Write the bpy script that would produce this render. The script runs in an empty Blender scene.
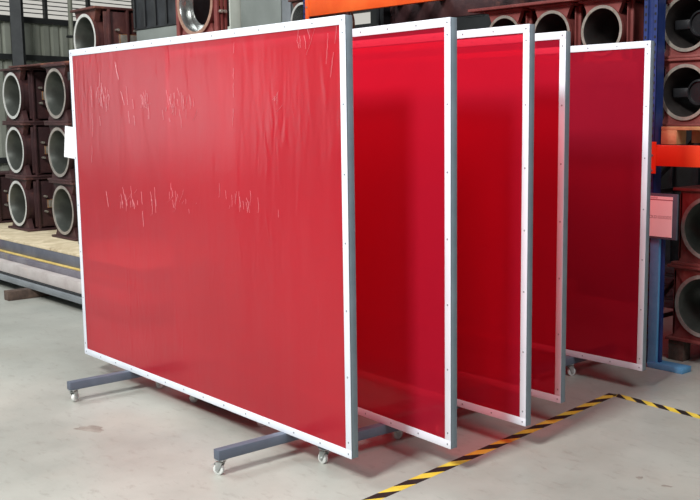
import bpy, bmesh, math, random
from mathutils import Vector, Matrix
random.seed(7)
S = bpy.context.scene
COL = S.collection
PI = math.pi

# ------------------------------------------------------------------ materials
def new_mat(name):
    m = bpy.data.materials.new(name); m.use_nodes = True
    nt = m.node_tree
    b = nt.nodes['Principled BSDF']
    return m, nt, b

def N(nt, typ, **kw):
    n = nt.nodes.new(typ)
    for k, v in kw.items():
        if k.startswith('i_'):
            n.inputs[k[2:].replace('_', ' ')].default_value = v
        else:
            setattr(n, k, v)
    return n

def rgb(h):
    h = h.lstrip('#')
    out = []
    for i in (0, 2, 4):
        c = int(h[i:i+2], 16) / 255
        out.append(c / 12.92 if c <= 0.04045 else ((c + 0.055) / 1.055) ** 2.4)
    return (*out, 1)

def worn(name, c1, c2, rough=0.6, metal=0.0, scale=6.0, bump=0.1, c3=None, lo=.4, hi=.65, coat=0.0):
    """two colours mixed by noise, optional third for stains; slight bump"""
    m, nt, b = new_mat(name)
    tc = N(nt, 'ShaderNodeTexCoord')
    n1 = N(nt, 'ShaderNodeTexNoise', i_Scale=scale, i_Detail=8.0, i_Roughness=0.6)
    nt.links.new(tc.outputs['Object'], n1.inputs['Vector'])
    r = N(nt, 'ShaderNodeValToRGB')
    r.color_ramp.elements[0].position = lo; r.color_ramp.elements[0].color = rgb(c1)
    r.color_ramp.elements[1].position = hi; r.color_ramp.elements[1].color = rgb(c2)
    nt.links.new(n1.outputs['Fac'], r.inputs['Fac'])
    out = r.outputs['Color']
    if c3:
        n2 = N(nt, 'ShaderNodeTexNoise', i_Scale=scale * .45, i_Detail=10.0, i_Roughness=0.7)
        nt.links.new(tc.outputs['Object'], n2.inputs['Vector'])
        r2 = N(nt, 'ShaderNodeValToRGB')
        r2.color_ramp.elements[0].position = .56; r2.color_ramp.elements[0].color = (0, 0, 0, 1)
        r2.color_ramp.elements[1].position = .66; r2.color_ramp.elements[1].color = (1, 1, 1, 1)
        nt.links.new(n2.outputs['Fac'], r2.inputs['Fac'])
        mx = N(nt, 'ShaderNodeMix', data_type='RGBA')
        mx.inputs[7].default_value = rgb(c3)
        nt.links.new(r2.outputs['Color'], mx.inputs[0])
        nt.links.new(out, mx.inputs[6]); out = mx.outputs[2]
    nt.links.new(out, b.inputs['Base Color'])
    b.inputs['Roughness'].default_value = rough
    b.inputs['Metallic'].default_value = metal
    b.inputs['Coat Weight'].default_value = coat
    bp = N(nt, 'ShaderNodeBump', i_Strength=bump, i_Distance=.01)
    n3 = N(nt, 'ShaderNodeTexNoise', i_Scale=scale * 6, i_Detail=4.0)
    nt.links.new(tc.outputs['Object'], n3.inputs['Vector'])
    nt.links.new(n3.outputs['Fac'], bp.inputs['Height'])
    nt.links.new(bp.outputs['Normal'], b.inputs['Normal'])
    return m

M = {}
M['white_strip'] = worn('white_strip', '#d3d9e3', '#dde2ea', .45, 0, 3, .02)
M['steel_blue'] = worn('steel_blue_grey', '#76838d', '#85929b', .45, .25, 4, .04)
M['leg_grey'] = worn('leg_grey', '#555d6b', '#626b79', .5, .1, 5, .03)
M['galv'] = worn('galvanised', '#8d979c', '#a8b0b4', .35, .7, 12, .03)
M['screw'] = worn('screw_steel', '#7d858c', '#9aa0a6', .35, .6, 20, 0)
M['wheel'] = worn('wheel_white', '#c9ccc9', '#dcdedb', .5, 0, 20, .02)
M['fork'] = worn('fork_zinc', '#a5aaa9', '#c5c9c7', .35, .6, 20, .02)
M['rubber'] = worn('dark_rubber', '#1b1b1d', '#29292c', .7, 0, 20, .05)
M['maroon'] = worn('oxide_primer', '#43201f', '#5c342c', .6, 0, 5, .25, '#7a4a34')
M['maroon_dark'] = worn('oxide_primer_dark', '#30171a', '#472827', .6, 0, 5, .25, '#6b3f35')
M['primer_red'] = worn('red_primer', '#6c302d', '#82433e', .65, 0, 5, .2, '#8c584f')
M['machined'] = worn('machined_rim', '#8f8a80', '#aaa59b', .4, .5, 14, .1, '#7a6a58')
M['rim_white'] = worn('pale_rim', '#b4b4b0', '#cbcbc7', .45, .2, 14, .05)
M['rim_dull'] = worn('dull_rim', '#86807a', '#a39b93', .5, .3, 14, .1, '#7b5a4b')
M['rim_copper'] = worn('rusty_rim', '#8c6a5a', '#a88674', .5, .2, 14, .1, '#7b5a4b')
M['bore'] = worn('bore', '#4f524d', '#686b65', .4, .6, 4, .05)
M['bore_bright'] = worn('bore_bright', '#9a9c9a', '#c0c2c0', .25, .85, 4, .03)
M['bore_dark'] = worn('bore_dark', '#302c2b', '#46403e', .5, .4, 4, .05)
M['ochre'] = worn('ochre_casting', '#7a4a20', '#9a6430', .6, 0, 12, .2)
M['black'] = worn('black_paint', '#121315', '#1e2023', .4, 0, 8, .05)
M['dark_steel'] = worn('dark_steel', '#1f2124', '#33363a', .5, .3, 6, .08)
M['orange'] = worn('orange_beam', '#e0541c', '#ee6a2c', .45, 0, 2, .03, '#d4501f')
M['orange_red'] = worn('orange_red_beam', '#d23418', '#de4220', .45, 0, 2, .03)
M['navy'] = worn('navy_upright', '#1d2e60', '#263a74', .4, .1, 5, .03)
M['blue'] = worn('blue_post', '#5491bd', '#639fca', .4, .1, 8, .03)
M['timber'] = worn('pine_timber', '#b98a5c', '#d3a878', .75, 0, 10, .2)
M['timber_old'] = worn('old_timber', '#3f322b', '#5b4a40', .85, 0, 14, .4)
M['ply'] = worn('plywood', '#b5a688', '#cfc1a4', .8, 0, 8, .15, '#97866a')
M['mill'] = worn('mill_steel', '#575a66', '#6d6f78', .5, .4, 3, .1, '#6e6270')
M['mill_pale'] = worn('mill_steel_pale', '#a39a97', '#b7b1ae', .6, .1, 3, .1, '#b9a297')
M['mill_grey'] = worn('mill_steel_grey', '#73787c', '#858a8e', .5, .3, 3, .1)
M['mill_purple'] = worn('mill_steel_purple', '#68646f', '#7d7a80', .55, .3, 3, .1, '#93855e')
M['yellow_line'] = worn('yellow_mark', '#b39a55', '#c8b06a', .7, 0, 8, .05)
M['paper'] = worn('white_paper', '#dfe2e4', '#eceef0', .8, 0, 4, .02)
M['pink_paper'] = worn('pink_sheet', '#fdeeee', '#fff4f4', .6, 0, 6, .04)
M['sign_text'] = worn('sign_text_grey', '#8d6a72', '#987680', .7, 0, 6, 0)
M['sign_red'] = worn('sign_header', '#9a3f52', '#a84a5c', .6, 0, 6, 0)
M['tape_y'] = worn('yellow_tape', '#d9bb3c', '#e5cc55', .5, 0, 10, .05, '#c2a23a')
M['tape_k'] = worn('black_tape', '#1f1a1a', '#2b2524', .5, 0, 10, .05)
M['cab'] = worn('grey_cabinet', '#6b716d', '#777d79', .5, .1, 2, .02)
M['cab_pale'] = worn('pale_column', '#a9afa6', '#b9beb5', .6, 0, 3, .03)
M['column'] = worn('dark_column', '#3b3e40', '#4a4d4e', .6, .1, 3, .05)
M['pipe'] = worn('downpipe', '#8b8e7f', '#999c8d', .6, 0, 3, .03)
M['purlin'] = worn('purlin', '#2d2f30', '#3a3c3c', .6, .1, 3, .03)
M['hall_grey'] = worn('hall_grey', '#3c3f41', '#4a4d4e', .8, 0, 1, .02)

# corrugated wall
def corrugated(name, c1, c2):
    m = worn(name, c1, c2, .6, .1, 1.5, .05)
    return m
M['sheet_wall'] = corrugated('corrugated_sheet', '#a9ada0', '#b4b8ab')
M['sheet_dark'] = corrugated('corrugated_dark', '#35383a', '#404345')

# daylight behind louvres / rooflight
def emis(name, col, st):
    m = bpy.data.materials.new(name); m.use_nodes = True
    nt = m.node_tree; nt.nodes.clear()
    e = nt.nodes.new('ShaderNodeEmission'); o = nt.nodes.new('ShaderNodeOutputMaterial')
    e.inputs[0].default_value = (*col, 1); e.inputs[1].default_value = st
    nt.links.new(e.outputs[0], o.inputs[0])
    return m
M['daylight'] = emis('daylight', (.92, .96, 1.0), 1.3)
M['daylight_bright'] = emis('daylight_bright', (.92, .96, 1.0), 3.0)
M['pane'] = emis('frosted_pane', (.95, .93, .86), .62)
M['louvre'] = worn('louvre_blade', '#c9c7be', '#d8d6cd', .5, 0, 3, .02)

# red translucent PVC sheet
def red_film(name, base, tcol, ft, wrap=False):
    m, nt, b = new_mat(name)
    L = nt.links.new
    tc = N(nt, 'ShaderNodeTexCoord')
    n1 = N(nt, 'ShaderNodeTexNoise', i_Scale=.9, i_Detail=3.0)
    L(tc.outputs['Object'], n1.inputs['Vector'])
    r = N(nt, 'ShaderNodeValToRGB')
    c = rgb(base)
    r.color_ramp.elements[0].position = .3; r.color_ramp.elements[0].color = (c[0]*.9, c[1]*.9, c[2]*.9, 1)
    r.color_ramp.elements[1].position = .7; r.color_ramp.elements[1].color = (c[0]*1.08, c[1]*1.08, c[2]*1.08, 1)
    L(n1.outputs['Fac'], r.inputs['Fac']); L(r.outputs[0], b.inputs['Base Color'])
    b.inputs['Roughness'].default_value = .28
    b.inputs['Coat Weight'].default_value = .6 if wrap else .3
    b.inputs['Coat Roughness'].default_value = .2 if wrap else .06
    b.inputs['Specular IOR Level'].default_value = .5
    # faint waviness of the film
    mp = N(nt, 'ShaderNodeMapping'); mp.inputs['Scale'].default_value = (1.6, 1, .5) if not wrap else (3.0, 1, .7)
    L(tc.outputs['Object'], mp.inputs[0])
    n2 = N(nt, 'ShaderNodeTexNoise', i_Scale=2.0, i_Detail=3.0)
    L(mp.outputs[0], n2.inputs['Vector'])
    bp = N(nt, 'ShaderNodeBump', i_Strength=.25, i_Distance=.02)
    L(n2.outputs['Fac'], bp.inputs['Height'])
    last = bp
    if wrap:
        # crumpled cling film: sharp creases, gathered in patches
        mp2 = N(nt, 'ShaderNodeMapping'); mp2.inputs['Scale'].default_value = (16, 1, 5)
        L(tc.outputs['Object'], mp2.inputs[0])
        n3 = N(nt, 'ShaderNodeTexNoise', i_Scale=1.0, i_Detail=5.0, i_Roughness=.62, i_Distortion=.8)
        n3.noise_type = 'RIDGED_MULTIFRACTAL'
        L(mp2.outputs[0], n3.inputs['Vector'])
        n4 = N(nt, 'ShaderNodeTexNoise', i_Scale=1.3, i_Detail=2.0)
        L(tc.outputs['Object'], n4.inputs['Vector'])
        rr = N(nt, 'ShaderNodeValToRGB')
        rr.color_ramp.elements[0].position = .45; rr.color_ramp.elements[1].position = .68
        L(n4.outputs['Fac'], rr.inputs['Fac'])
        mu = N(nt, 'ShaderNodeMath', operation='MULTIPLY')
        L(n3.outputs['Fac'], mu.inputs[0]); L(rr.outputs[0], mu.inputs[1])
        bp2 = N(nt, 'ShaderNodeBump', i_Strength=.32, i_Distance=.012)
        L(mu.outputs[0], bp2.inputs['Height']); L(bp.outputs[0], bp2.inputs['Normal'])
        last = bp2
    L(last.outputs[0], b.inputs['Normal']); L(last.outputs[0], b.inputs['Coat Normal'])
    tr = N(nt, 'ShaderNodeBsdfTransparent'); tr.inputs[0].default_value = tcol
    tl = N(nt, 'ShaderNodeBsdfTranslucent'); tl.inputs[0].default_value = (c[0], c[1]*.8, c[2]*.8, 1)
    m1 = N(nt, 'ShaderNodeMixShader'); m1.inputs[0].default_value = .45 if wrap else .5
    L(b.outputs[0], m1.inputs[1]); L(tl.outputs[0], m1.inputs[2])
    m2 = N(nt, 'ShaderNodeMixShader'); m2.inputs[0].default_value = ft
    L(m1.outputs[0], m2.inputs[1]); L(tr.outputs[0], m2.inputs[2])
    o = nt.nodes['Material Output']; L(m2.outputs[0], o.inputs[0])
    return m
M['red_film'] = red_film('red_pvc', '#dc2646', (1, .05, .08, 1), .42)
M['red_film_wrap'] = red_film('red_pvc_wrapped', '#d22a3c', (1, .05, .08, 1), .15, True)

# concrete floor
def floor_mat():
    m, nt, b = new_mat('concrete')
    L = nt.links.new
    tc = N(nt, 'ShaderNodeTexCoord')
    a = N(nt, 'ShaderNodeTexNoise', i_Scale=.8, i_Detail=10.0, i_Roughness=.62)
    L(tc.outputs['Object'], a.inputs['Vector'])
    r = N(nt, 'ShaderNodeValToRGB')
    e = r.color_ramp.elements
    e[0].position = .3; e[0].color = rgb('#8f918a')
    e[1].position = .7; e[1].color = rgb('#b2b4ac')
    L(a.outputs['Fac'], r.inputs['Fac'])
    # scuffs: stretched noise
    mp = N(nt, 'ShaderNodeMapping'); mp.inputs['Scale'].default_value = (4, 10, 1); mp.inputs['Rotation'].default_value = (0, 0, .5)
    L(tc.outputs['Object'], mp.inputs[0])
    s = N(nt, 'ShaderNodeTexNoise', i_Scale=2.2, i_Detail=9.0, i_Roughness=.7, i_Distortion=.4)
    L(mp.outputs[0], s.inputs['Vector'])
    rs = N(nt, 'ShaderNodeValToRGB'); rs.color_ramp.elements[0].position = .55; rs.color_ramp.elements[1].position = .78
    L(s.outputs['Fac'], rs.inputs['Fac'])
    mx = N(nt, 'ShaderNodeMix', data_type='RGBA'); mx.inputs[7].default_value = rgb('#7d7770')
    fm = N(nt, 'ShaderNodeMath', operation='MULTIPLY'); fm.inputs[1].default_value = .8
    L(rs.outputs[0], fm.inputs[0]); L(fm.outputs[0], mx.inputs[0]); L(r.outputs[0], mx.inputs[6])
    # warm patches
    w = N(nt, 'ShaderNodeTexNoise', i_Scale=1.7, i_Detail=5.0); L(tc.outputs['Object'], w.inputs['Vector'])
    rw = N(nt, 'ShaderNodeValToRGB'); rw.color_ramp.elements[0].position = .5; rw.color_ramp.elements[1].position = .75
    L(w.outputs['Fac'], rw.inputs['Fac'])
    fw = N(nt, 'ShaderNodeMath', operation='MULTIPLY'); fw.inputs[1].default_value = .12
    L(rw.outputs[0], fw.inputs[0])
    mx2 = N(nt, 'ShaderNodeMix', data_type='RGBA'); mx2.inputs[7].default_value = rgb('#b39c8a')
    L(fw.outputs[0], mx2.inputs[0]); L(mx.outputs[2], mx2.inputs[6])
    # hairline cracks
    v = N(nt, 'ShaderNodeTexVoronoi', feature='DISTANCE_TO_EDGE', i_Scale=.55)
    ad = N(nt, 'ShaderNodeMix', data_type='RGBA', blend_type='ADD'); ad.inputs[0].default_value = .12
    L(tc.outputs['Object'], ad.inputs[6]); L(s.outputs['Color'], ad.inputs[7])
    L(ad.outputs[2], v.inputs['Vector'])
    rv = N(nt, 'ShaderNodeValToRGB'); rv.color_ramp.elements[0].position = 0.0; rv.color_ramp.elements[0].color = (0, 0, 0, 1)
    rv.color_ramp.elements[1].position = .006; rv.color_ramp.elements[1].color = (0, 0, 0, 1)
    L(v.outputs['Distance'], rv.inputs['Fac'])
    mx3 = N(nt, 'ShaderNodeMix', data_type='RGBA'); mx3.inputs[7].default_value = rgb('#6a655f')
    L(rv.outputs[0], mx3.inputs[0]); L(mx2.outputs[2], mx3.inputs[6])
    L(mx3.outputs[2], b.inputs['Base Color'])
    rr = N(nt, 'ShaderNodeMapRange'); rr.inputs['To Min'].default_value = .2; rr.inputs['To Max'].default_value = .5
    L(w.outputs['Fac'], rr.inputs['Value']); L(rr.outputs[0], b.inputs['Roughness'])
    bp = N(nt, 'ShaderNodeBump', i_Strength=.12, i_Distance=.01)
    L(s.outputs['Fac'], bp.inputs['Height']); L(bp.outputs[0], b.inputs['Normal'])
    return m
M['floor'] = floor_mat()
M['stain'] = worn('oil_stain', '#807a72', '#9b978e', .45, 0, 9, .02)

# ------------------------------------------------------------------ mesh builder
class MB:
    def __init__(s): s.bm = bmesh.new(); s.mats = []
    def mi(s, m):
        if m not in s.mats: s.mats.append(m)
        return s.mats.index(m)
    def _fin(s, faces, m, smooth=False):
        i = s.mi(m)
        for f in faces: f.material_index = i; f.smooth = smooth
    def box(s, x0, x1, y0, y1, z0, z1, m, bev=0.0, mat=None):
        r = bmesh.ops.create_cube(s.bm, size=1)
        vs = r['verts']
        for v in vs:
            v.co = Vector(((x0+x1)/2 + v.co.x*(x1-x0), (y0+y1)/2 + v.co.y*(y1-y0), (z0+z1)/2 + v.co.z*(z1-z0)))
        fs = list({f for v in vs for f in v.link_faces})
        if bev > 0:
            es = list({e for v in vs for e in v.link_edges})
            rb = bmesh.ops.bevel(s.bm, geom=es, offset=bev, segments=2, profile=.5, affect='EDGES')
            fs = list({f for f in rb['faces']} | {f for f in fs if f.is_valid})
            vs = list({v for f in fs for v in f.verts})
        if mat is not None:
            for v in vs: v.co = mat @ v.co
        s._fin(fs, m)
        return vs
    def prism(s, pts, axis, a, b, m, mat=None, smooth=False):
        """closed polygon pts (2D) extruded along axis from a to b"""
        def P(p, t):
            if axis == 'y': return Vector((p[0], t, p[1]))
            if axis == 'x': return Vector((t, p[0], p[1]))
            return Vector((p[0], p[1], t))
        A = [s.bm.verts.new(P(p, a)) for p in pts]; B = [s.bm.verts.new(P(p, b)) for p in pts]
        if mat is not None:
            for v in A + B: v.co = mat @ v.co
        n = len(pts); fs = [s.bm.faces.new(A), s.bm.faces.new(B[::-1])]
        side = [s.bm.faces.new((A[i], B[i], B[(i+1) % n], A[(i+1) % n])) for i in range(n)]
        s._fin(fs, m); s._fin(side, m, smooth)
    def lathe(s, prof, m, axis='y', c=(0, 0, 0), seg=32, closed=True, mats=None):
        """profile list of (r, t); closed loop makes a ring solid"""
        rings = []
        for (r, t) in prof:
            ring = []
            for k in range(seg):
                an = 2*PI*k/seg; u, w = r*math.cos(an), r*math.sin(an)
                if axis == 'y': co = (c[0]+u, c[1]+t, c[2]+w)
                elif axis == 'x': co = (c[0]+t, c[1]+u, c[2]+w)
                else: co = (c[0]+u, c[1]+w, c[2]+t)
                ring.append(s.bm.verts.new(co))
            rings.append(ring)
        n = len(prof)
        for j in range(n if closed else n-1):
            A, B = rings[j], rings[(j+1) % n]
            fs = []
            for k in range(seg):
                k2 = (k+1) % seg
                fs.append(s.bm.faces.new((A[k], A[k2], B[k2], B[k])))
            s._fin(fs, (mats[j] if mats else m), True)
    def cyl(s, r, a, b, m, axis='y', c=(0, 0, 0), seg=20):
        e = 1e-4
        s.lathe([(e, a), (r, a), (r, b), (e, b)], m, axis, c, seg, closed=False)
    def bar(s, p, q, w, h, m):
        p = Vector(p); q = Vector(q); d = q - p; L = d.length
        q_ = d.to_track_quat('X', 'Z').to_matrix().to_4x4()
        s.box(0, L, -w/2, w/2, -h/2, h/2, m, mat=Matrix.Translation(p) @ q_)
    def build(s, name, parent=None, loc=(0, 0, 0), rotz=0):
        bmesh.ops.recalc_face_normals(s.bm, faces=s.bm.faces[:])
        me = bpy.data.meshes.new(name); s.bm.to_mesh(me); s.bm.free()
        for m in s.mats: me.materials.append(M[m])
        for e in me.polygons: pass
        o = bpy.data.objects.new(name, me); COL.objects.link(o)
        o.parent = parent; o.location = loc; o.rotation_euler = (0, 0, rotz)
        me.set_sharp_from_angle(angle=math.radians(35))
        return o

def tag(o, label=None, cat=None, group=None, kind=None):
    if label: o['label'] = label
    if cat: o['category'] = cat
    if group: o['group'] = group
    if kind: o['kind'] = kind
    return o
def thing(name, loc=(0, 0, 0), rotz=0, label=None, cat=None, group=None):
    o = bpy.data.objects.new(name, None); COL.objects.link(o)
    o.location = loc; o.rotation_euler = (0, 0, rotz)
    return tag(o, label, cat, group)
def kids(o): return [c for c in bpy.data.objects if c.parent == o]
def copy_tree(o, parent=None):
    c = o.copy(); COL.objects.link(c); c.parent = parent
    for k in kids(o): copy_tree(k, c)
    return c

# ------------------------------------------------------------------ setting
# x runs along the screens to the right, y away from the camera, z up
mb = MB(); mb.box(-24, 9, -11, 15, -.2, 0, 'floor'); tag(mb.build('floor'), kind='structure')

# left wall: corrugated sheet below, louvred daylight opening above
LW = Matrix.Translation((-20, 8.1, 0)) @ Matrix.Rotation(math.radians(9), 4, 'Z')
def corr(mbx, y0, y1, z0, z1, m, pitch=.2, dep=.035, x=0.0):
    y = y0; pts = []
    while y < y1:
        pts += [(x, y), (x, y+pitch*.55), (x-dep, y+pitch*.65), (x-dep, y+pitch*.9)]
        y += pitch
    A = [mbx.bm.verts.new((p[0], p[1], z0)) for p in pts]; B = [mbx.bm.verts.new((p[0], p[1], z1)) for p in pts]
    A2 = [mbx.bm.verts.new((p[0]-.02, p[1], z0)) for p in pts]; B2 = [mbx.bm.verts.new((p[0]-.02, p[1], z1)) for p in pts]
    fs = []
    for i in range(len(pts)-1):
        fs.append(mbx.bm.faces.new((A[i], A[i+1], B[i+1], B[i])))
        fs.append(mbx.bm.faces.new((A2[i+1], A2[i], B2[i], B2[i+1])))
    mbx._fin(fs, m)
mb = MB(); corr(mb, -6, 9, 0, 3.66, 'sheet_wall', .21, .05); corr(mb, -6, 9, 6.4, 9, 'sheet_wall', .21, .05)
w = mb.build('wall_left'); w.matrix_world = LW; tag(w, kind='structure')
mb = MB()
for z in (.9, 2.92, 3.66, 6.4): mb.box(.0, .1, -6, 9, z-.055, z+.055, 'purlin')
w = mb.build('trim_1'); w.matrix_world = LW; tag(w, kind='structure')
mb = MB(); mb.box(-.3, -.27, -.9, 9, 3.6, 6.5, 'pane')
w = mb.build('window_1'); w.matrix_world = LW; tag(w, kind='structure')
mb = MB()
z = 3.80
while z < 6.4:
    mb.box(-.02, .0, -.9, 9, z, z+.018, 'purlin', mat=None); z += .085
mb.box(-.3, .05, -6, -.9, 3.6, 6.5, 'sheet_wall')
for y in (-.9, .35, 1.35, 2.5, 3.6, 5.0): mb.box(-.03, .06, y-.03, y+.03, 3.7, 6.5, 'purlin')
w = mb.build('trim_2'); w.matrix_world = LW; tag(w, kind='structure')

# opening to daylight on the left, camera side of the hall
mb = MB(); mb.box(-20.4, -20.3, -8.2, -3.4, .9, 3.4, 'daylight_bright'); tag(mb.build('window_2'), kind='structure')
mb = MB(); mb.box(-20.5, -20.2, -11, 2.2, 3.4, 9, 'sheet_wall'); mb.box(-20.5, -20.2, -3.4, 2.2, 0, 3.4, 'sheet_wall'); mb.box(-20.5, -20.2, -11, -8.2, 0, 3.4, 'sheet_wall'); mb.box(-20.5, -20.2, -8.2, -3.4, 0, .9, 'sheet_wall')
tag(mb.build('wall_left'), kind='structure')

# columns on the left wall
mb = MB(); mb.box(-.1, .1, -.16, -.13, 0, 9, 'column'); mb.box(-.1, .1, .13, .16, 0, 9, 'column'); mb.box(-.01, .01, -.13, .13, 0, 9, 'column')
w = mb.build('trim_3', loc=(-19.4, 7.62, 0), rotz=math.radians(60)); tag(w, kind='structure')
mb = MB(); mb.cyl(.045, 0, 9, 'pipe', 'z')
for z in (1, 3.3, 5.6): mb.box(-.07, .07, -.075, .0, z, z+.04, 'purlin')
t = mb.build('downpipe', loc=(-19.25, 8.62, 0)); tag(t, 'thin pale vertical pipe running up in front of the corrugated side wall', 'pipe')

# back wall with a band of daylight
mb = MB(); mb.box(-22, 9, 14, 14.1, 0, 3.7, 'sheet_dark'); mb.box(-22, 9, 14, 14.1, 3.95, 9, 'sheet_dark')
x = -22
while x < 9: mb.box(x, x+.12, 13.96, 14.0, 0, 3.3, 'sheet_dark'); x += .3
tag(mb.build('wall_back'), kind='structure')
mb = MB(); mb.box(-22, 9, 14.3, 14.35, 3.6, 4.1, 'pane'); tag(mb.build('window_3'), kind='structure')
mb = MB()
x = -22
while x < 9: mb.box(x, x+.5, 13.98, 14.08, 3.6, 4.05, 'sheet_dark'); x += 1.4
tag(mb.build('trim_4'), kind='structure')
# roof over the inner half of the hall
mb = MB(); mb.box(-24, 9, 3.6, 15, 8.6, 8.7, 'hall_grey')
y = 4
while y < 15: mb.box(-24, 9, y, y+.15, 8.3, 8.6, 'purlin'); y += 2.2
tag(mb.build('ceiling'), kind='structure')
mb = MB(); mb.box(5.5, 5.6, 4.5, 15, 0, 9, 'hall_grey'); tag(mb.build('wall_right'), kind='structure')

# ------------------------------------------------------------------ welding screens
Z0 = .13; W = 2.856; H = 2.0; T = .042; SW = .04
def caster_mesh(m, x, y, ang, brake=False, R=.027):
    """swivel caster hanging from z=.08"""
    A = Matrix.Translation((x, y, 0)) @ Matrix.Rotation(ang, 4, 'Z')
    sub = MB(); sub.mats = m.mats
    off = .016
    sub.lathe([(.004, -.011), (R*.8, -.011), (R, -.008), (R, .008), (R*.8, .011), (.004, .011)], 'wheel', 'y', (off, 0, R), 24, False)
    sub.cyl(.008, -.019, .019, 'fork', 'y', (off, 0, R), 10)
    for s_ in (-1, 1):
        sub.prism([(-.014, .066), (.024, .066), (off+.01, R-.006), (off-.008, R-.006)], 'y', s_*.013, s_*.0165, 'fork')
        sub.cyl(.0125, s_*.0112, s_*.0122, 'fork', 'y', (off, 0, R), 16)
    sub.box(-.016, .026, -.0165, .0165, .064, .067, 'fork')
    sub.cyl(.014, .066, .074, 'rubber', 'z', seg=16)
    sub.box(-.022, .022, -.022, .022, .074, .08, 'fork')
    if brake:
        sub.box(.02, .052, -.012, .012, .054, .058, 'fork', mat=Matrix.Translation((.02, 0, .056)) @ Matrix.Rotation(.35, 4, 'Y') @ Matrix.Translation((-.02, 0, -.056)))
        sub.box(.012, .03, -.014, .014, .05, .06, 'rubber')
    for v in sub.bm.verts: v.co = A @ v.co
    me = bpy.data.meshes.new('tmp'); bmesh.ops.recalc_face_normals(sub.bm, faces=sub.bm.faces[:]); sub.bm.to_mesh(me)
    m.bm.from_mesh(me); bpy.data.meshes.remove(me); sub.bm.free()

def make_screen(film='red_film'):
    root = thing('welding_screen')
    # tube frame
    m = MB(); g = 'steel_blue'
    y0, y1 = .006, T
    m.box(-.04, 0, y0, y1, Z0, Z0+H, g, .003); m.box(-W, -W+.04, y0, y1, Z0, Z0+H, g, .003)
    m.box(-W+.04, -.04, y0, y1, Z0, Z0+.04, g, .003); m.box(-W+.04, -.04, y0, y1, Z0+H-.04, Z0+H, g, .003)
    m.build('tube_frame', root)
    # film, 3 mm, gently bowed
    m = MB()
    nx, nz = 40, 26
    vs = []
    for j in range(nz+1):
        row = []
        for i in range(nx+1):
            x = -W+.006+(W-.012)*i/nx; zz = Z0+.006+(H-.012)*j/nz
            bow = math.sin(PI*i/nx)*math.sin(PI*j/nz)
            wv = .0025*bow*(math.sin(x*2.7+zz*.8)+.5*math.sin(x*6.1-1.3*zz))
            row.append(m.bm.verts.new((x, .0035+wv, zz)))
        vs.append(row)
    fs = []
    for j in range(nz):
        for i in range(nx): fs.append(m.bm.faces.new((vs[j][i], vs[j][i+1], vs[j+1][i+1], vs[j+1][i])))
    m._fin(fs, film, True)
    sh = m.build('red_film_sheet', root)
    # flat white clamping strips with screws
    def strip(x0, x1, z0, z1, name='clamping_strip'):
        mm = MB(); mm.box(x0, x1, -.0005, .0028, z0, z1, 'white_strip', .0006); return mm.build(name, root)
    def screw(par, x, z):
        global SCREW
        if SCREW is None:
            mm = MB(); mm.lathe([(.0002, -.0022), (.003, -.002), (.0048, -.0006), (.005, .001)], 'screw', 'y', (0, 0, 0), 10, False)
            o = mm.build('screw', par)
            SCREW = o.data
        else:
            o = bpy.data.objects.new('screw', SCREW); COL.objects.link(o); o.parent = par
        o.location = (x, -.0006, z)
    st = strip(-W, 0, Z0+H-SW, Z0+H); sb = strip(-W, 0, Z0, Z0+SW)
    sl = strip(-W, -W+SW, Z0+SW, Z0+H-SW); sr = strip(-SW, 0, Z0+SW, Z0+H-SW)
    for i in range(14):
        x = -W+.028+(W-.05)*i/13
        screw(st, x, Z0+H-SW/2); screw(sb, x, Z0+SW/2)
    for i in range(7):
        z = Z0+SW+.035+(H-2*SW-.07)*i/6
        screw(sl, -W+SW/2, z); screw(sr, -SW/2, z)
    return root
M['cling'] = worn('cling_fold_glint', '#dd9aa2', '#ecbdc2', .22, 0, 30, .1, coat=1.0)  # pale colour stands in for light catching the film folds
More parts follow.
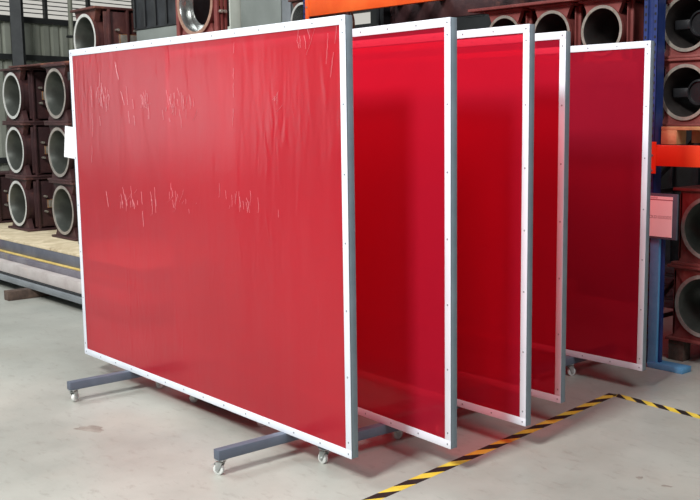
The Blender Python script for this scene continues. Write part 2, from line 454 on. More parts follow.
def wrapping(root):
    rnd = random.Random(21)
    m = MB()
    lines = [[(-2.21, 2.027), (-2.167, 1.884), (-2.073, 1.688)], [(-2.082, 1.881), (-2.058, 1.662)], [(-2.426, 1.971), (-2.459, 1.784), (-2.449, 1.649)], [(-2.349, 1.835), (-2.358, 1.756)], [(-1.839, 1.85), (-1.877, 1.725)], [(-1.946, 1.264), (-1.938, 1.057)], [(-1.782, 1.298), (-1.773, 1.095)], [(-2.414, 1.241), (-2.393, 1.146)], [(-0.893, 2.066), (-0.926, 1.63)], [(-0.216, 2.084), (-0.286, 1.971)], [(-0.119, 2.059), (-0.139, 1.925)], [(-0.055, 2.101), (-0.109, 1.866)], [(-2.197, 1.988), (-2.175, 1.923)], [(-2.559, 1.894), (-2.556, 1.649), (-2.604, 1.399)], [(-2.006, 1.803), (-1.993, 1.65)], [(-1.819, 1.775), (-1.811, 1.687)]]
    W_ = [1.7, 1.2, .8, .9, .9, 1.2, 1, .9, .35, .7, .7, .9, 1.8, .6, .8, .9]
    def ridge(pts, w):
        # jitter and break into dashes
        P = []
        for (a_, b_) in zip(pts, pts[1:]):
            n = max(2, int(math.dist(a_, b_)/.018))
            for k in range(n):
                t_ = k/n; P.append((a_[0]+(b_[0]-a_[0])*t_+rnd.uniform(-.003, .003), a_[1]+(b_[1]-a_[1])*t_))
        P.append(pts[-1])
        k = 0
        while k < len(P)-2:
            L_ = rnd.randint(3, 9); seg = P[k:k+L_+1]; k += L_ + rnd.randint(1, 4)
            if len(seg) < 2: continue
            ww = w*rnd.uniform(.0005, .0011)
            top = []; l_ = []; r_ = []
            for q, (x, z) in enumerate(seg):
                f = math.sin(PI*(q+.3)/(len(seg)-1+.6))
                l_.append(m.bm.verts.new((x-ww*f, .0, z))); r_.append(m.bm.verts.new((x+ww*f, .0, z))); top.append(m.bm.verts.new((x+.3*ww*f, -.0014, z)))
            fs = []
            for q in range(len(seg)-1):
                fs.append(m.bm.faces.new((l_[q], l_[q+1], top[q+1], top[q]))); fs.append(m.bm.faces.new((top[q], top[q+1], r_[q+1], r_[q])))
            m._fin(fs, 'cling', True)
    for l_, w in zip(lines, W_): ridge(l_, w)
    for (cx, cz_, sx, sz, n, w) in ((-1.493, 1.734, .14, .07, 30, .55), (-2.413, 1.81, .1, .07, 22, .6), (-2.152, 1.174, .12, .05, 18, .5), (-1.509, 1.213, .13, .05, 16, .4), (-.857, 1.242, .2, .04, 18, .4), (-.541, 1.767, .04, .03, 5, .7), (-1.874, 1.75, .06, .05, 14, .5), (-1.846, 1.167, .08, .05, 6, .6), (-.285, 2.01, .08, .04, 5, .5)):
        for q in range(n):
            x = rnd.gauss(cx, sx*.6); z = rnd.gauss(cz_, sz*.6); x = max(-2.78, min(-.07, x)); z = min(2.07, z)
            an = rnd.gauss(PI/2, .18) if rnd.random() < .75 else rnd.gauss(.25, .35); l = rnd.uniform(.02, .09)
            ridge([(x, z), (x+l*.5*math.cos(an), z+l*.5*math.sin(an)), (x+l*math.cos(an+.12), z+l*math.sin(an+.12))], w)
    o = m.build('wrapping_fold_glints', root); tag(o, 'clear wrapping crumpled into fine folds, their glints painted pale', kind='stuff')
SCREW = None
def add_legs(root, dr, dl, ar, al, back=.4, mid=False, br=True):
    for d, an, b_ in ((dr, ar, br), (dl, al, False)):
        m = MB(); m.box(-d-.025, -d+.025, -.385, back, .08, Z0-.0005, 'leg_grey', .003)
        lg = m.build('leg', root)
        for (yy, a2, bb) in ((-.358, an, b_), (back-.03, .6, False)) + (((-.01, 1.2, False),) if (mid and d == dr) else ()):
            c = MB(); caster_mesh(c, -d, yy, a2, bb); c.build('caster', lg)

screens = [
    # x, y, rotz, film, leg distances, caster swivel, label
    (-3.3993, 2.7526, -.0093, 'w', .545, 2.225, math.radians(205), math.radians(120), 'big red screen in front, nearest of the five, with wrinkled clear wrapping'),
    (-3.1808, 3.1784, -.0558, 'r', .525, 2.335, math.radians(190), math.radians(205), 'second red screen from the front, right behind the wrapped one'),
    (-3.1631, 3.6980, -.0133, 'r', .600, 2.150, math.radians(80), math.radians(100), 'middle red screen of the five, third from the front'),
    (-3.2980, 4.1462, .0073, 'r', .550, 2.245, math.radians(100), math.radians(100), 'fourth red screen from the front, only a narrow strip of it showing'),
    (-3.3853, 5.0519, .0130, 'r', .550, 2.245, math.radians(100), math.radians(100), 'rearmost dark red screen, standing apart in front of the rack upright'),
]
proto = {}
for i, (x, y, rz, f, dr, dl, ar, al, lab) in enumerate(screens):
    if f == 'w':
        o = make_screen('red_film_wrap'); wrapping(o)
    elif 'r' not in proto:
        proto['r'] = make_screen('red_film')
        clean = [copy_tree(proto['r']) for k in range(3)]
        o = proto['r']
    else:
        o = clean.pop()
    o.location = (x, y, 0); o.rotation_euler.z = rz
    tag(o, lab, 'welding screen', 'red film screens on casters, in a row')
    add_legs(o, dr, dl, ar, al, back=(.5 if i == 4 else .36), mid=(i == 4), br=(i == 0))

# low dolly under / behind the first screen
t = thing('platform_dolly', (-4.79, 2.87, 0), .035, 'low flat dolly on small wheels, tucked under the foremost red screen', 'dolly')
m = MB(); m.box(-.42, .42, .03, .25, .0802, .10, 'timber_old', .003); m.build('deck', t)
for (cx, cy, a_) in ((-.34, .07, .8), (.34, .07, .9), (-.34, .2, 1.2), (.34, .2, .3)):
    m = MB(); caster_mesh(m, cx, cy, a_); m.build('caster', t)

# ------------------------------------------------------------------ floor tape
def tape(p0, p1, wid, per, lab, flip=1, ph=0.0):
    p0 = Vector((*p0, 0)); p1 = Vector((*p1, 0)); d = p1-p0; L = d.length
    ang = math.atan2(d.y, d.x)
    m = MB(); h = wid/2; sk = wid*1.5*flip
    k = -2; x = ph
    while True:
        a = -per*2 + k*per/2 + ph; b = a+per/2
        if a - abs(sk) > L: break
        pts = []
        for (xx, yy) in ((a-sk/2, -h), (b-sk/2, -h), (b+sk/2, h), (a+sk/2, h)):
            pts.append((min(max(xx, 0), L), yy))
        area = abs(pts[1][0]-pts[0][0]) + abs(pts[2][0]-pts[3][0])
        if area > 1e-4:
            P2 = []
            for q in pts:
                if not P2 or (abs(q[0]-P2[-1][0])+abs(q[1]-P2[-1][1])) > 1e-5: P2.append(q)
            if len(P2) > 2: m.prism(P2, 'z', .0003, .0011, 'tape_k' if k % 2 else 'tape_y')
        k += 1
    o = m.build('floor_marking_tape', loc=(p0.x, p0.y, 0), rotz=ang)
    return tag(o, lab, 'floor tape', 'black and yellow hazard tape on the floor')
tape((-3.07, 1.5), (-3.475, 4.885), .062, .215, 'black and yellow hazard tape on the concrete, running past the screens towards the rack', -1, .05)
tape((-3.455, 4.875), (-1.6, 4.80), .062, .155, 'black and yellow hazard tape on the concrete, running off to the right edge', -1, .06)

# marks on the concrete
def blot(cx, cy, a, b, lab, seed, name='floor_stain'):
    random.seed(seed)
    m = MB(); pts = []
    for k in range(28):
        an = 2*PI*k/28; r = 1+.18*math.sin(3*an+seed)+.12*math.sin(7*an)+random.uniform(-.08, .08)
        pts.append((a*r*math.cos(an), b*r*math.sin(an)))
    m.prism(pts, 'z', .0002, .0005, 'stain')
    return tag(m.build(name, loc=(cx, cy, 0), rotz=.4), lab, 'stain')

# ------------------------------------------------------------------ big cast housings
def housing(R=.235, HH=.575, D=.62, boxy=0, body='maroon', rim='machined', bore='bore', shaft=False, bolts=True, plate=None):
    """cast steel housing: square plates top and bottom, round bored flanges front and back"""
    k = R/.235
    hw = .265*k if not boxy else boxy+.035; c = HH/2
    root = thing('cast_housing')
    m = MB()
    # barrel
    m.lathe([(R*.96, .03), (R*.96, D-.03), (R*.885, D-.03), (R*.885, .03)], body, 'y', (0, 0, c), 36)
    # necks widening to the plates, front and rear and web between
    for s_ in (1, -1):
        zt = c + s_*(c-.02*k); zn = c + s_*R*.62
        for ya, yb in ((.02*k, .07*k), (D-.07*k, D-.02*k)):
            arc = [(R*.93*math.cos(t_), c + s_*R*.93*math.sin(t_)) for t_ in [PI*(.22+.56*q/10) for q in range(11)]]
            m.prism([(-hw*.86, zt), (hw*.86, zt)] + arc, 'y', ya, yb, body)
        m.box(-hw*.4, hw*.4, .06*k, D-.06*k, min(zt, c+s_*R*.93), max(zt, c+s_*R*.93), body)
    if boxy:
        # square casing with a round hole front and back
        for ya, yb in ((.03, .055), (D-.055, D-.03)):
            ring = []
            for q in range(48):
                an = 2*PI*(q+.5)/48; ca, sa = math.cos(an), math.sin(an)
                f = 1/max(abs(ca)/(boxy), abs(sa)/(c-.02))
                ring.append(((ca*R*.9, c+sa*R*.9), (ca*f, c+sa*f)))
            V = [[m.bm.verts.new((p_[0], yy, p_[1])) for p_ in pr] for yy in (ya, yb) for pr in ring]
            fs = []
            for q in range(48):
                q2 = (q+1) % 48
                a0, a1, b0, b1 = V[q], V[q2], V[48+q], V[48+q2]
                fs += [m.bm.faces.new((a0[0], a1[0], a1[1], a0[1])), m.bm.faces.new((b0[1], b1[1], b1[0], b0[0])), m.bm.faces.new((a0[1], a1[1], b1[1], b0[1])), m.bm.faces.new((a0[0], b0[0], b1[0], a1[0]))]
            m._fin(fs, body)
        for s_ in (1, -1): m.box(min(s_*boxy, s_*(boxy-.02)), max(s_*boxy, s_*(boxy-.02)), .03, D-.03, .02, HH-.02, body, .004)
    # flat side walls and ribs
    for s_ in ((1, -1) if not boxy else ()):
        m.box(min(s_*R*.97, s_*R*1.03), max(s_*R*.97, s_*R*1.03), .08*k, D-.08*k, .04*k, HH-.04*k, body, .004)
        for yy in (.2*D, .5*D, .8*D):
            m.box(min(s_*R*.97, s_*hw*1.02), max(s_*R*.97, s_*hw*1.02), yy-.012, yy+.012, .02*k, HH-.02*k, body, .003)
    m.build('barrel', root)
    for nm, z0, z1 in (('top_plate', HH-.022*k, HH), ('base_plate', 0, .022*k)):
        m = MB(); m.box(-hw, hw, -.01, D+.01, z0, z1, body if not plate else plate, .004); m.build(nm, root)
    for ya, yb in ((0, .035*k), (D-.035*k, D)):
        m = MB()
        m.lathe([(R*.88, ya), (R, ya), (R, yb), (R*.88, yb)], rim, 'y', (0, 0, c), 48, True, [rim, body, body, rim])
        m.build('round_flange', root)
    m = MB(); m.lathe([(R*.879, .004), (R*.879, D-.004), (R*.86, D-.012), (R*.86, .012)], bore, 'y', (0, 0, c), 40)
    m.lathe([(R*.862, D*.80), (R*.862, D*.84), (R*.66, D*.84), (R*.66, D*.80)], bore, 'y', (0, 0, c), 40)
    m.build('bore_liner', root)
    if bolts:
        m = MB()
        for yy in (D*.32, D*.62):
            for zz in (HH*.36, HH*.64):
                m.cyl(.012*k, hw*.9, hw*1.12, 'machined', 'x', (0, yy, zz), 10)
        m.box(R*1.0, R*1.12, D*.36, D*.72, HH*.42, HH*.58, 'ochre', .006)
        m.build('side_lug', root)
    if shaft:
        m = MB()
        m.cyl(R*.40, D*.15, D*.9, 'black', 'y', (R*.34, 0, c), 28)
        m.lathe([(R*.39, D*.12), (R*.46, D*.13), (R*.47, D*.2), (R*.39, D*.22)], 'dark_steel', 'y', (R*.34, 0, c), 32)
        m.box(-R*.78, -R*.05, D*.16, D*.3, c-R*.17, c+R*.17, 'black', .006)
        m.box(R*.5, R*.84, D*.4, D*.5, c-R*.1, c+R*.1, 'dark_steel', .006)
        m.build('shaft', root)
    return root
def place(src, first, x, y, z, rz, lab, grp=None):
    o = src if first else copy_tree(src)
    o.location = (x, y, z); o.rotation_euler.z = rz
    tag(o, lab, 'cast housing', grp)
    return o

# left stack on the steel pile
G = 'oxide red housings stacked on the steel at left'
A = housing(R=.252, HH=.588, body='maroon_dark', rim='rim_white')
B = housing(R=.252, HH=.588, body='maroon_dark', rim='rim_dull')
Y = 4.2; ZB = .477; PH = .589; rz = math.radians(.5)
place(A, True, -10.99, Y, ZB, rz, 'dark red housing with pale rim, bottom layer of the leftmost whole stack', G)
place(A, False, -10.98, Y, ZB+PH, rz, 'dark red housing with pale rim, middle layer of the leftmost stack', G)
place(A, False, -10.97, Y, ZB+2*PH, rz, 'dark red housing with pale rim, topmost of the leftmost stack', G)
place(B, True, -9.80, Y, ZB, rz, 'dark red housing with dull rim, bottom layer, beside the big red screen', G)
place(B, False, -9.83, Y, ZB+PH, rz, 'dark red housing with dull rim, middle layer, next to the white paper', G)
place(B, False, -9.84, Y, ZB+2*PH, rz, 'dark red housing with dull rim, top layer, beside the big red screen', G)
place(A, False, -12.15, Y, ZB, rz, 'dark red housing cut off by the left edge of the photo, bottom layer', G)

# loose paper hanging by the stack
m = MB(); m.box(-.085, .085, -.001, .001, -.15, .15, 'paper', mat=Matrix.Rotation(.12, 4, 'Y'))
tag(m.build('paper_sheet', loc=(-9.24, 4.075, 1.47), rotz=.3), 'white paper sheet hanging at the left edge of the big red screen', 'paper')
m = MB(); 
# planks laid across the top of the stack
for (x0, y0, r_, lab) in ((-10.2, 4.35, .05, 'dark red steel plate lying flat on top of the left stack, in front'), (-10.25, 4.72, -.04, 'dark red steel plate lying flat on top of the left stack, at the back')):
    m = MB(); m.box(-.75, .75, -.14, .14, 0, .018, 'maroon', .003)
    tag(m.build('steel_plate', loc=(x0, y0, ZB+3*PH+.001), rotz=r_), lab, 'steel plate', 'plates on the left stack')

# pile of long steel under the stack
pile = [
    ('steel_flat', -13.2, -7.3, 3.62, 4.9, .092, .152, 'mill_grey', 'grey steel flat, lowest layer of the pile at left, on the dunnage'),
    ('steel_flat', -13.2, -7.3, 3.63, 4.85, .158, .172, 'dark_steel', 'thin dark steel flat, second layer from the bottom of the pile at left'),
    ('steel_flat', -13.2, -7.3, 3.64, 4.9, .176, .276, 'mill_pale', 'pale scuffed steel bar in the lower half of the pile at left'),
    ('steel_flat', -13.2, -7.3, 3.72, 4.85, .278, .332, 'mill_purple', 'purplish steel bar in the middle of the pile at left'),
    ('steel_flat', -13.2, -7.3, 3.80, 4.9, .344, .449, 'mill', 'blue-grey steel beam, thickest in the pile at left, just under the plywood'),
]
for (nm, x0, x1, y0, y1, z0, z1, mt, lab) in pile:
    m = MB(); m.box(x0, x1, y0, y1, z0, z1, mt, .004)
    tag(m.build(nm, loc=(0, 0, 0)), lab, 'steel bar', 'long steel piled on the floor at left')
m = MB(); m.box(-13.2, -7.3, 3.765, 4.85, .333, .343, 'yellow_line', .002)
tag(m.build('steel_flat'), 'thin yellowish strip between the bars of the pile at left', 'steel bar', 'long steel piled on the floor at left')
m = MB(); m.box(-13.2, -7.4, 3.80, 5.0, .450, .475, 'ply', .003)
tag(m.build('plywood_board'), 'long pale plywood board on top of the steel pile, under the housings', 'board')
for x, lab in ((-9.34, 'dark square timber sticking out from under the steel pile at left'), (-12.4, 'dark timber under the steel pile, beyond the left edge'), (-7.7, 'dark timber under the steel pile, behind the big red screen')):
    m = MB(); m.box(-.055, .055, -.75, .75, 0, .09, 'timber_old', .006)
    tag(m.build('dunnage_timber', loc=(x, 4.16 if x == -9.34 else 4.4, 0)), lab, 'timber', 'timbers under the steel pile')

# dark steel storage frame behind the first screen
t = thing('storage_rack', (-7.85, 4.10, 0), 0, 'black steel storage frame behind the big red screen, carrying two housings', 'frame')
for sx in (-1.38, 1.2):
    for sy in (.05, .83):
        m = MB(); m.box(sx-.04, sx+.04, sy-.04, sy+.04, 0.476 if sx < 0 else 0, 2.06, 'dark_steel', .004); m.build('post', t)
m = MB(); m.box(-1.44, 1.3, 0, .88, 2.06, 2.14, 'dark_steel', .004); m.build('shelf', t)
m = MB()
for sx in (-1.38, 1.2): m.bar((sx, .05, .8), (sx, .83, 1.9), .04, .04, 'dark_steel')
m.build('brace', t)
t = thing('steel_crate', (-8.0, 4.34, 2.141), 0, 'black steel crate with grey skirt on the black frame, between the two raised housings', 'crate')
m = MB(); m.box(-.38, .50, 0, .45, .34, 1.1, 'dark_steel', .008)
for q in range(5): m.box(-.36+.19*q, -.33+.19*q, -.012, 0, .36, 1.08, 'black')
m.build('body', t)
m = MB(); m.box(-.36, .48, .01, .44, 0, .34, 'cab', .008); m.build('skirt', t)

C3 = housing(body='maroon', rim='rim_white')
place(C3, True, -8.99, 4.15, 2.141, 0, 'rusty brown housing seen above the left corner of the big red screen')
for yy, lab in ((4.23, 'dark timber on the black frame, under the front of the raised housing'), (4.38, 'dark timber on the black frame, under the back of the raised housing')):
    m = MB(); m.box(-.35, .35, -.05, .05, 0, .15, 'timber_old', .005)
    tag(m.build('packing_timber', loc=(-7.12, yy, 2.141)), lab, 'timber', 'packing timbers on the black frame')
D3 = housing(R=.26, HH=.636, D=.12, body='primer_red', rim='rim_copper', bore='bore_bright')
place(D3, True, -7.12, 4.22, 2.292, math.radians(2), 'reddish housing with coppery rim and shiny bore, left of the grey cabinet')

# grey cabinet and pale column
m = MB(); m.box(-.17, .17, -.17, .17, 0, 5.5, 'cab_pale', .004); w = m.build('trim_5', loc=(-9.44, 6.1, 0)); tag(w, kind='structure')
t = thing('steel_cabinet', (-8.77, 6.25, 0), 0, 'tall plain grey steel cabinet standing behind the top of the big red screen', 'cabinet')
m = MB(); m.box(-.46, .46, -.2, .5, .08, 3.4, 'cab', .006); m.box(-.44, .44, -.18, .48, 0, .08, 'dark_steel'); m.build('carcass', t)
m = MB(); m.box(-.45, .29, -.222, -.201, .12, 3.36, 'cab', .004); d_ = m.build('door', t)
m = MB(); m.box(.2, .23, -.25, -.223, 1.5, 1.7, 'galv', .004); m.build('handle', d_)
m = MB(); m.box(.31, .46, -.225, -.201, .1, 3.38, 'mill_grey', .004); m.build('side_post', t)

# ------------------------------------------------------------------ pallet rack
rack = thing('pallet_rack', (-3.77, 5.70, 0), 0, 'pallet rack with navy uprights and orange beams, behind the screens and at right', 'rack')
def upright(x, y, cl='navy'):
    m = MB()
    w_, d_ = .11, .09
    m.box(x-w_, x-w_+.035, y, y+.003, 0, 3.6, cl); m.box(x-.035, x, y, y+.003, 0, 3.6, cl)
    m.box(x-w_+.035, x-.035, y+.012, y+.015, 0, 3.6, cl)
    m.box(x-w_+.033, x-w_+.036, y, y+.015, 0, 3.6, cl); m.box(x-.036, x-.033, y, y+.015, 0, 3.6, cl)
    m.box(x-w_, x-w_+.003, y, y+d_, 0, 3.6, cl); m.box(x-.003, x, y, y+d_, 0, 3.6, cl)
    z = .1
    while z < 3.5:
        for xx in (x-w_+.018, x-.018): m.box(xx-.007, xx+.007, y-.0015, y, z, z+.018, 'black')
        z += .05
    m.box(x-w_-.015, x+.015, y-.01, y+d_+.01, 0, .006, cl)
    m.build('upright', rack)
for x in (0, -3.78, 3.0):
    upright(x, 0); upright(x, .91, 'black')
    for z in (.3, 1.2, 2.1, 3.0):
        m = MB(); m.bar((x-.105, .1, z), (x-.105, .9, z+.45), .014, .03, 'black'); m.build('diagonal_brace', rack)
        m = MB(); m.bar((x-.105, .1, z-.03), (x-.105, .9, z-.03), .014, .03, 'black'); m.build('horizontal_brace', rack)
def beam(x0, x1, y, z0, z1, mt):
    m = MB(); m.box(x0+.004, x1-.004, y, y+.045, z0, z1, mt, .004)
    m.box(x0-.004 if x0 < -.5 else x0, x0+.05, y-.006, y+.0, z0-.05, z1+.02, mt)
    for zz in (z0-.03, (z0+z1)/2): m.cyl(.008, -.008, -.002, 'screw', 'y', (x0+.022, y-.004, zz), 8)
    m.build('beam', rack)
for y in (-.05, 1.005):  # rear beams take a dark primer colour to stand in for shade
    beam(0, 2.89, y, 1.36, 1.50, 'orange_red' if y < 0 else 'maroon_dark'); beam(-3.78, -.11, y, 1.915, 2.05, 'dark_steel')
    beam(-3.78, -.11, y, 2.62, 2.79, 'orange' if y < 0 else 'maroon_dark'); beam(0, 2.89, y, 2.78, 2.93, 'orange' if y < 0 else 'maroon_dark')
# deck boards over the beams
m = MB()
x = -3.7
while x < -.3:
    m.box(x, x+.12, -.05, 1.05, 2.051, 2.067, 'timber_old'); x += .17
m.build('deck', rack)
m = MB()
x = -3.7
while x < -.3:
    if not -2.9 < x < -2.5: m.box(x, x+.12, .05, 1.0, 2.80, 2.83, 'timber_old')
    x += .3
m.build('deck', rack)

# goods on the rack: left bay
G2 = 'red primed housings in a row on the rack shelf, behind the screens'
E1 = housing(R=.177, HH=.44, D=.52, body='primer_red', rim='machined', bore='bore_dark', bolts=False)
place(E1, True, -4.30, 5.80, 2.068, math.radians(0), 'red primed housing above the rearmost screen, right one of the row', G2)
place(E1, False, -4.755, 5.80, 2.068, 0, 'red primed housing above the fourth screen, between its two neighbours on the shelf', G2)
place(E1, False, -5.225, 5.80, 2.068, 0, 'red primed housing peeking out above the third screen, left one of the row', G2)
m = MB(); m.box(-5.55, -4.05, 5.74, 6.4, 2.51, 2.532, 'primer_red', .003)
tag(m.build('steel_plate'), 'long red primed plate lying on the row of housings', 'steel plate')
E0 = housing(R=.183, HH=.44, D=.52, body='maroon', rim='rim_white', bore='bore_bright', bolts=False)
t = thing('steel_pedestal', (-7.93, 5.9, 0), 0, 'dark steel pedestal hidden between grey cabinet and rack, under a housing', 'stand')
m = MB(); m.box(-.2, .2, 0, .5, 0, .03, 'dark_steel'); m.box(-.2, .2, 0, .5, 2.37, 2.40, 'dark_steel'); m.box(-.08, .08, .15, .35, .03, 2.37, 'dark_steel'); m.build('post', t)
place(E0, True, -7.93, 5.88, 2.401, 0, 'pale rimmed housing glimpsed in the gap between grey cabinet and navy upright')
# dark crates behind
for (x, y, z, a, b, c_, lab) in ((-6.6, 5.95, 2.068, .55, .7, .26, 'dark steel box on the rack shelf behind the second screen'), (-5.72, 6.1, 2.068, .22, .5, .32, 'dark steel box on the rack shelf, left of the red primed housings')):
    m = MB(); m.box(-a, a, 0, b, 0, c_, 'dark_steel', .01); m.box(-a-.01, a+.01, -.01, b+.01, c_, c_+.02, 'maroon_dark')
    tag(m.build('steel_box', loc=(x, y, z)), lab, 'box')

# right bay, above the beam
pal = thing('pallet', (-3.30, 5.74, 1.501), 0, 'light wooden pallet on the orange-red beam at right, under the stacked housings', 'pallet')
m = MB()
for k in range(6): m.box(-.46, .72, .02+.15*k, .14+.15*k, .095, .118, 'timber', .002)
m.build('top_board', pal)
for xx in (-.46, .08, .6):
    for yy in (.02, .4, .77):
        m = MB(); m.box(xx, xx+.12, yy, yy+.12, 0.0, .095, 'timber', .003); m.build('block', pal)
G3 = 'red primed housings with a black shaft inside, on the pallet at right'
F1 = housing(R=.187, HH=.452, D=.56, body='primer_red', rim='machined', bore='bore_dark', shaft=True, bolts=False)
place(F1, True, -3.655, 5.86, 1.62, 0, 'red housing with black shaft inside, lower one on the wooden pallet at right', G3)
place(F1, False, -3.655, 5.86, 2.073, 0, 'red housing with black shaft inside, upper one, at the top right corner', G3)
place(F1, False, -3.12, 5.86, 1.62, 0, 'red housing on the pallet, lower one just outside the right edge', G3)
place(F1, False, -3.12, 5.86, 2.073, 0, 'red housing on the pallet, upper one just outside the right edge', G3)

# right bay, below the beam
G4 = 'large red housings stacked on the floor at right, below the beam'
F2 = housing(R=.215, HH=.53, D=.60, boxy=.245, body='primer_red', rim='rim_dull', bore='bore', bolts=False)
place(F2, True, -3.475, 5.88, .145, 0, 'large red housing on the floor blocks at the right edge, lower of two', G4)
place(F2, False, -3.445, 5.88, .676, 0, 'large red housing beside the pink sign at the right edge, upper of two', G4)
for (x, y, lab) in ((-3.68, 5.94, 'short timber block under the front left corner of the housing stack at right'), (-3.68, 6.36, 'short timber block under the rear of the housing stack at right'), (-3.22, 5.96, 'short timber block under the housing stack, outside the right edge')):
    m = MB(); m.box(-.06, .06, -.05, .05, 0, .144, 'timber_old', .006)
    tag(m.build('timber_block', loc=(x, y, 0)), lab, 'timber block', 'blocks under the large red housings')

# clutter in the dark of the bay
for k, (z, l_) in enumerate(((0.001, 'lowest'), (.10, 'second'), (.2, 'third'), (.30, 'topmost'))):
    m = MB(); m.box(-1.4, .25, 0, .09, 0, .07, 'dark_steel', .004); m.box(-1.4, .25, .02, .07, .07, .098, 'black')
    tag(m.build('steel_channel', loc=(-4.4, 7.5+.02*k, z)), 'dark steel channel in the pile behind the blue post, %s of four' % l_, 'steel channel', 'dark channels behind the blue post')
m = MB(); m.box(-.28, .5, 0, .5, 0, .02, 'black', .003)
shelf = thing('steel_shelf', (-3.25, 7.0, 0), 0, 'black steel stand inside the rack bay, behind the pink sign', 'stand')
m.bm.free()
m = MB(); m.box(-.42, .5, 0, .4, 1.24, 1.262, 'dark_steel', .003); m.build('top', shelf)
for sx in (-.38, .46):
    for sy in (.03, .37):
        m = MB(); m.box(sx-.02, sx+.02, sy-.02, sy+.02, 0, 1.24, 'dark_steel'); m.build('leg', shelf)
m = MB(); m.box(-.26, .2, -.03, .03, 0, .035, 'rim_white', .008); m.box(-.3, .1, .05, .1, 0, .03, 'mill_grey', .004)
tag(m.build('offcut_bundle', loc=(-3.45, 7.1, 1.263)), 'pale steel offcuts lying just below the orange-red beam at right', 'offcuts')
for k in range(2):
    m = MB(); m.bar((0, 0, 0), (.22, .02, .34), .03, .04, 'black'); m.box(.0, .02, -.02, .0, 0, .02, 'black')
    tag(m.build('steel_angle', loc=(-3.55+.07*k, 6.9, .9)), ('black steel bar leaning behind the top of the pink sign, left of the pair', 'black steel bar leaning behind the top of the pink sign, right of the pair')[k], 'steel bar', 'black bars leaning behind the sign')

for k, (x, w_, h_, lab) in enumerate(((-6.6, .95, 2.45, 'large black filler box added to darken the view behind the screens, left of three'), (-4.55, .95, 2.3, 'large black filler box added to darken the view behind the rack, middle of three'), (-2.5, .95, 2.6, 'large black filler box added to darken the view behind the stand, right of three'))):
    t = thing('dark_filler', (x, 8.0, 0), 0, lab, 'crate', 'black filler boxes added to darken the space behind the rack')  # made-up black boxes that keep the space behind the rack dark
    m = MB(); m.box(-w_, w_, 0, 1.0, .1, h_, 'black', .01); m.build('body', t)
    for xx in (-w_+.05, -.05, w_-.15):
        m = MB(); m.box(xx, xx+.1, 0, 1.0, 0, .098, 'timber_old'); m.build('runner', t)
    m = MB()
    for q in range(7): m.box(-w_+.1+q*.27, -w_+.16+q*.27, -.03, -.001, .15, h_-.05, 'dark_steel', .003)
    m.build('stiffener', t)

# ------------------------------------------------------------------ blue post with the pink sign
t = thing('sign_stand', (-3.68, 5.60, 0), 0, 'blue steel post on a flat foot with a pink sheet in a dark frame', 'sign')
m = MB(); m.box(-.035, .035, .0, .06, .0405, .93, 'blue', .003); m.box(.036, .05, .02, .05, .0405, .93, 'navy'); m.build('post', t)
m = MB(); m.box(-.03, .245, -.01, .10, 0, .04, 'blue', .004); m.build('foot', t)
m = MB(); m.box(-.07, .175, -.02, -.004, .885, 1.185, 'leg_grey', .003); fr = m.build('sign_frame', t)
m = MB(); m.box(-.058, .140, -.0225, -.0203, .90, 1.140, 'pink_paper'); pp = m.build('pink_sheet', fr)
m = MB(); m.box(-.058, .142, -.0222, -.0203, 1.146, 1.166, 'pink_paper'); m.box(-.058, .142, -.0226, -.0203, 1.1405, 1.1455, 'sign_red'); m.build('header_strip', fr)
def text_mesh(s, size, mt, parent, loc, name):
    cu = bpy.data.curves.new('txt', 'FONT'); cu.body = s; cu.size = size; cu.extrude = .0002
    o = bpy.data.objects.new('txt', cu); COL.objects.link(o)
    dg = bpy.context.evaluated_depsgraph_get(); me = bpy.data.meshes.new_from_object(o.evaluated_get(dg))
    bpy.data.objects.remove(o); me.materials.clear(); me.materials.append(M[mt])
    q = bpy.data.objects.new(name, me); COL.objects.link(q); q.parent = parent
    q.location = loc; q.rotation_euler = (PI/2, 0, 0)
    return q
text_mesh('HOLD GOODS', .0285, 'sign_text', fr, (-.054, -.0229, 1.02), 'lettering')
text_mesh('HIIIIIHIIIHH', .016, 'sign_red', fr, (-.052, -.0226, 1.150), 'lettering')

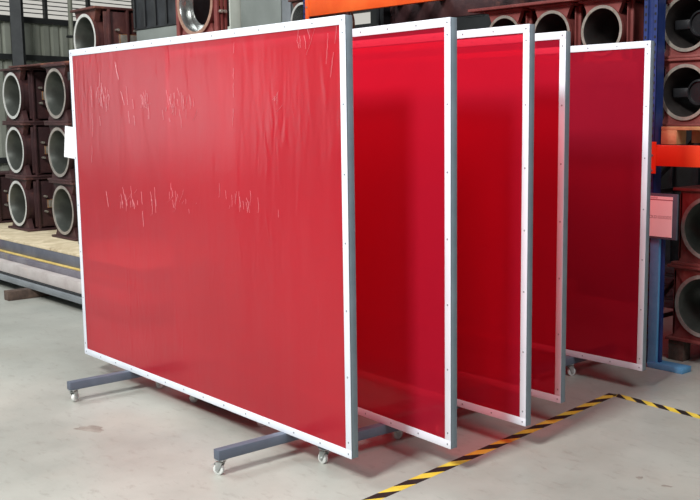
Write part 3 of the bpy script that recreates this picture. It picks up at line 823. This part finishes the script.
# dark stains on the concrete
blot(-5.06, 2.26, .085, .05, 'dark oval stain on the concrete, in front of the big red screen at left', 3)
blot(-2.545, 3.80, .016, .02, 'small dark spot on the concrete at lower right', 5)
blot(-2.40, 3.80, .025, .012, 'slanted dark fleck on the concrete, nearest the lower right corner', 8)

# ------------------------------------------------------------------ light
def area(name, loc, target, sx, sy, power, col):
    l = bpy.data.lights.new(name, 'AREA'); l.shape = 'RECTANGLE'; l.size = sx; l.size_y = sy; l.energy = power; l.color = col
    o = bpy.data.objects.new(name, l); COL.objects.link(o); o.location = loc
    o.rotation_euler = (Vector(target)-Vector(loc)).to_track_quat('-Z', 'Y').to_euler()
    return o
area('rooflight_camera_side', (-2.2, -5.0, 8.6), (-3.3, 3.0, 0), 2.2, 1.8, 1750, (1, .99, .97))
area('rooflight_left', (-11, -1, 8.4), (-10, 3, 0), 4, 3, 650, (.95, .98, 1))
area('rooflight_right', (2.5, 2, 8.4), (-2.5, 4.5, 0), 3, 3, 420, (.97, .98, 1))
wd = bpy.data.worlds.new('hall'); S.world = wd; wd.use_nodes = True
nt = wd.node_tree; bg = nt.nodes['Background']
bg.inputs[0].default_value = (.80, .88, .92, 1); bg.inputs[1].default_value = .21

# ------------------------------------------------------------------ camera
a, pit, rol = .82, .1368, .0054
cam = bpy.data.cameras.new('camera'); co = bpy.data.objects.new('camera', cam); COL.objects.link(co)
Fw = Vector((0, math.cos(pit), -math.sin(pit))); U0 = Vector((0, math.sin(pit), math.cos(pit))); R0 = Vector((1, 0, 0))
R_ = R0*math.cos(rol) - U0*math.sin(rol); U_ = R0*math.sin(rol) + U0*math.cos(rol)
rm = Matrix((R_, U_, -Fw)).transposed()
rm = Matrix.Rotation(a, 3, 'Z') @ rm
mw = rm.to_4x4(); mw.translation = Vector((0, 0, 1.6848))
co.matrix_world = mw
cam.sensor_width = 36; cam.lens = 985.4/700*36
cam.shift_x = -67.05/700; cam.shift_y = 3.68/700
cam.clip_end = 200
S.camera = co
S.view_settings.view_transform = 'Standard'; S.view_settings.look = 'None'
S.view_settings.exposure = 0.0; S.view_settings.gamma = 1; S.view_settings.use_curve_mapping = False
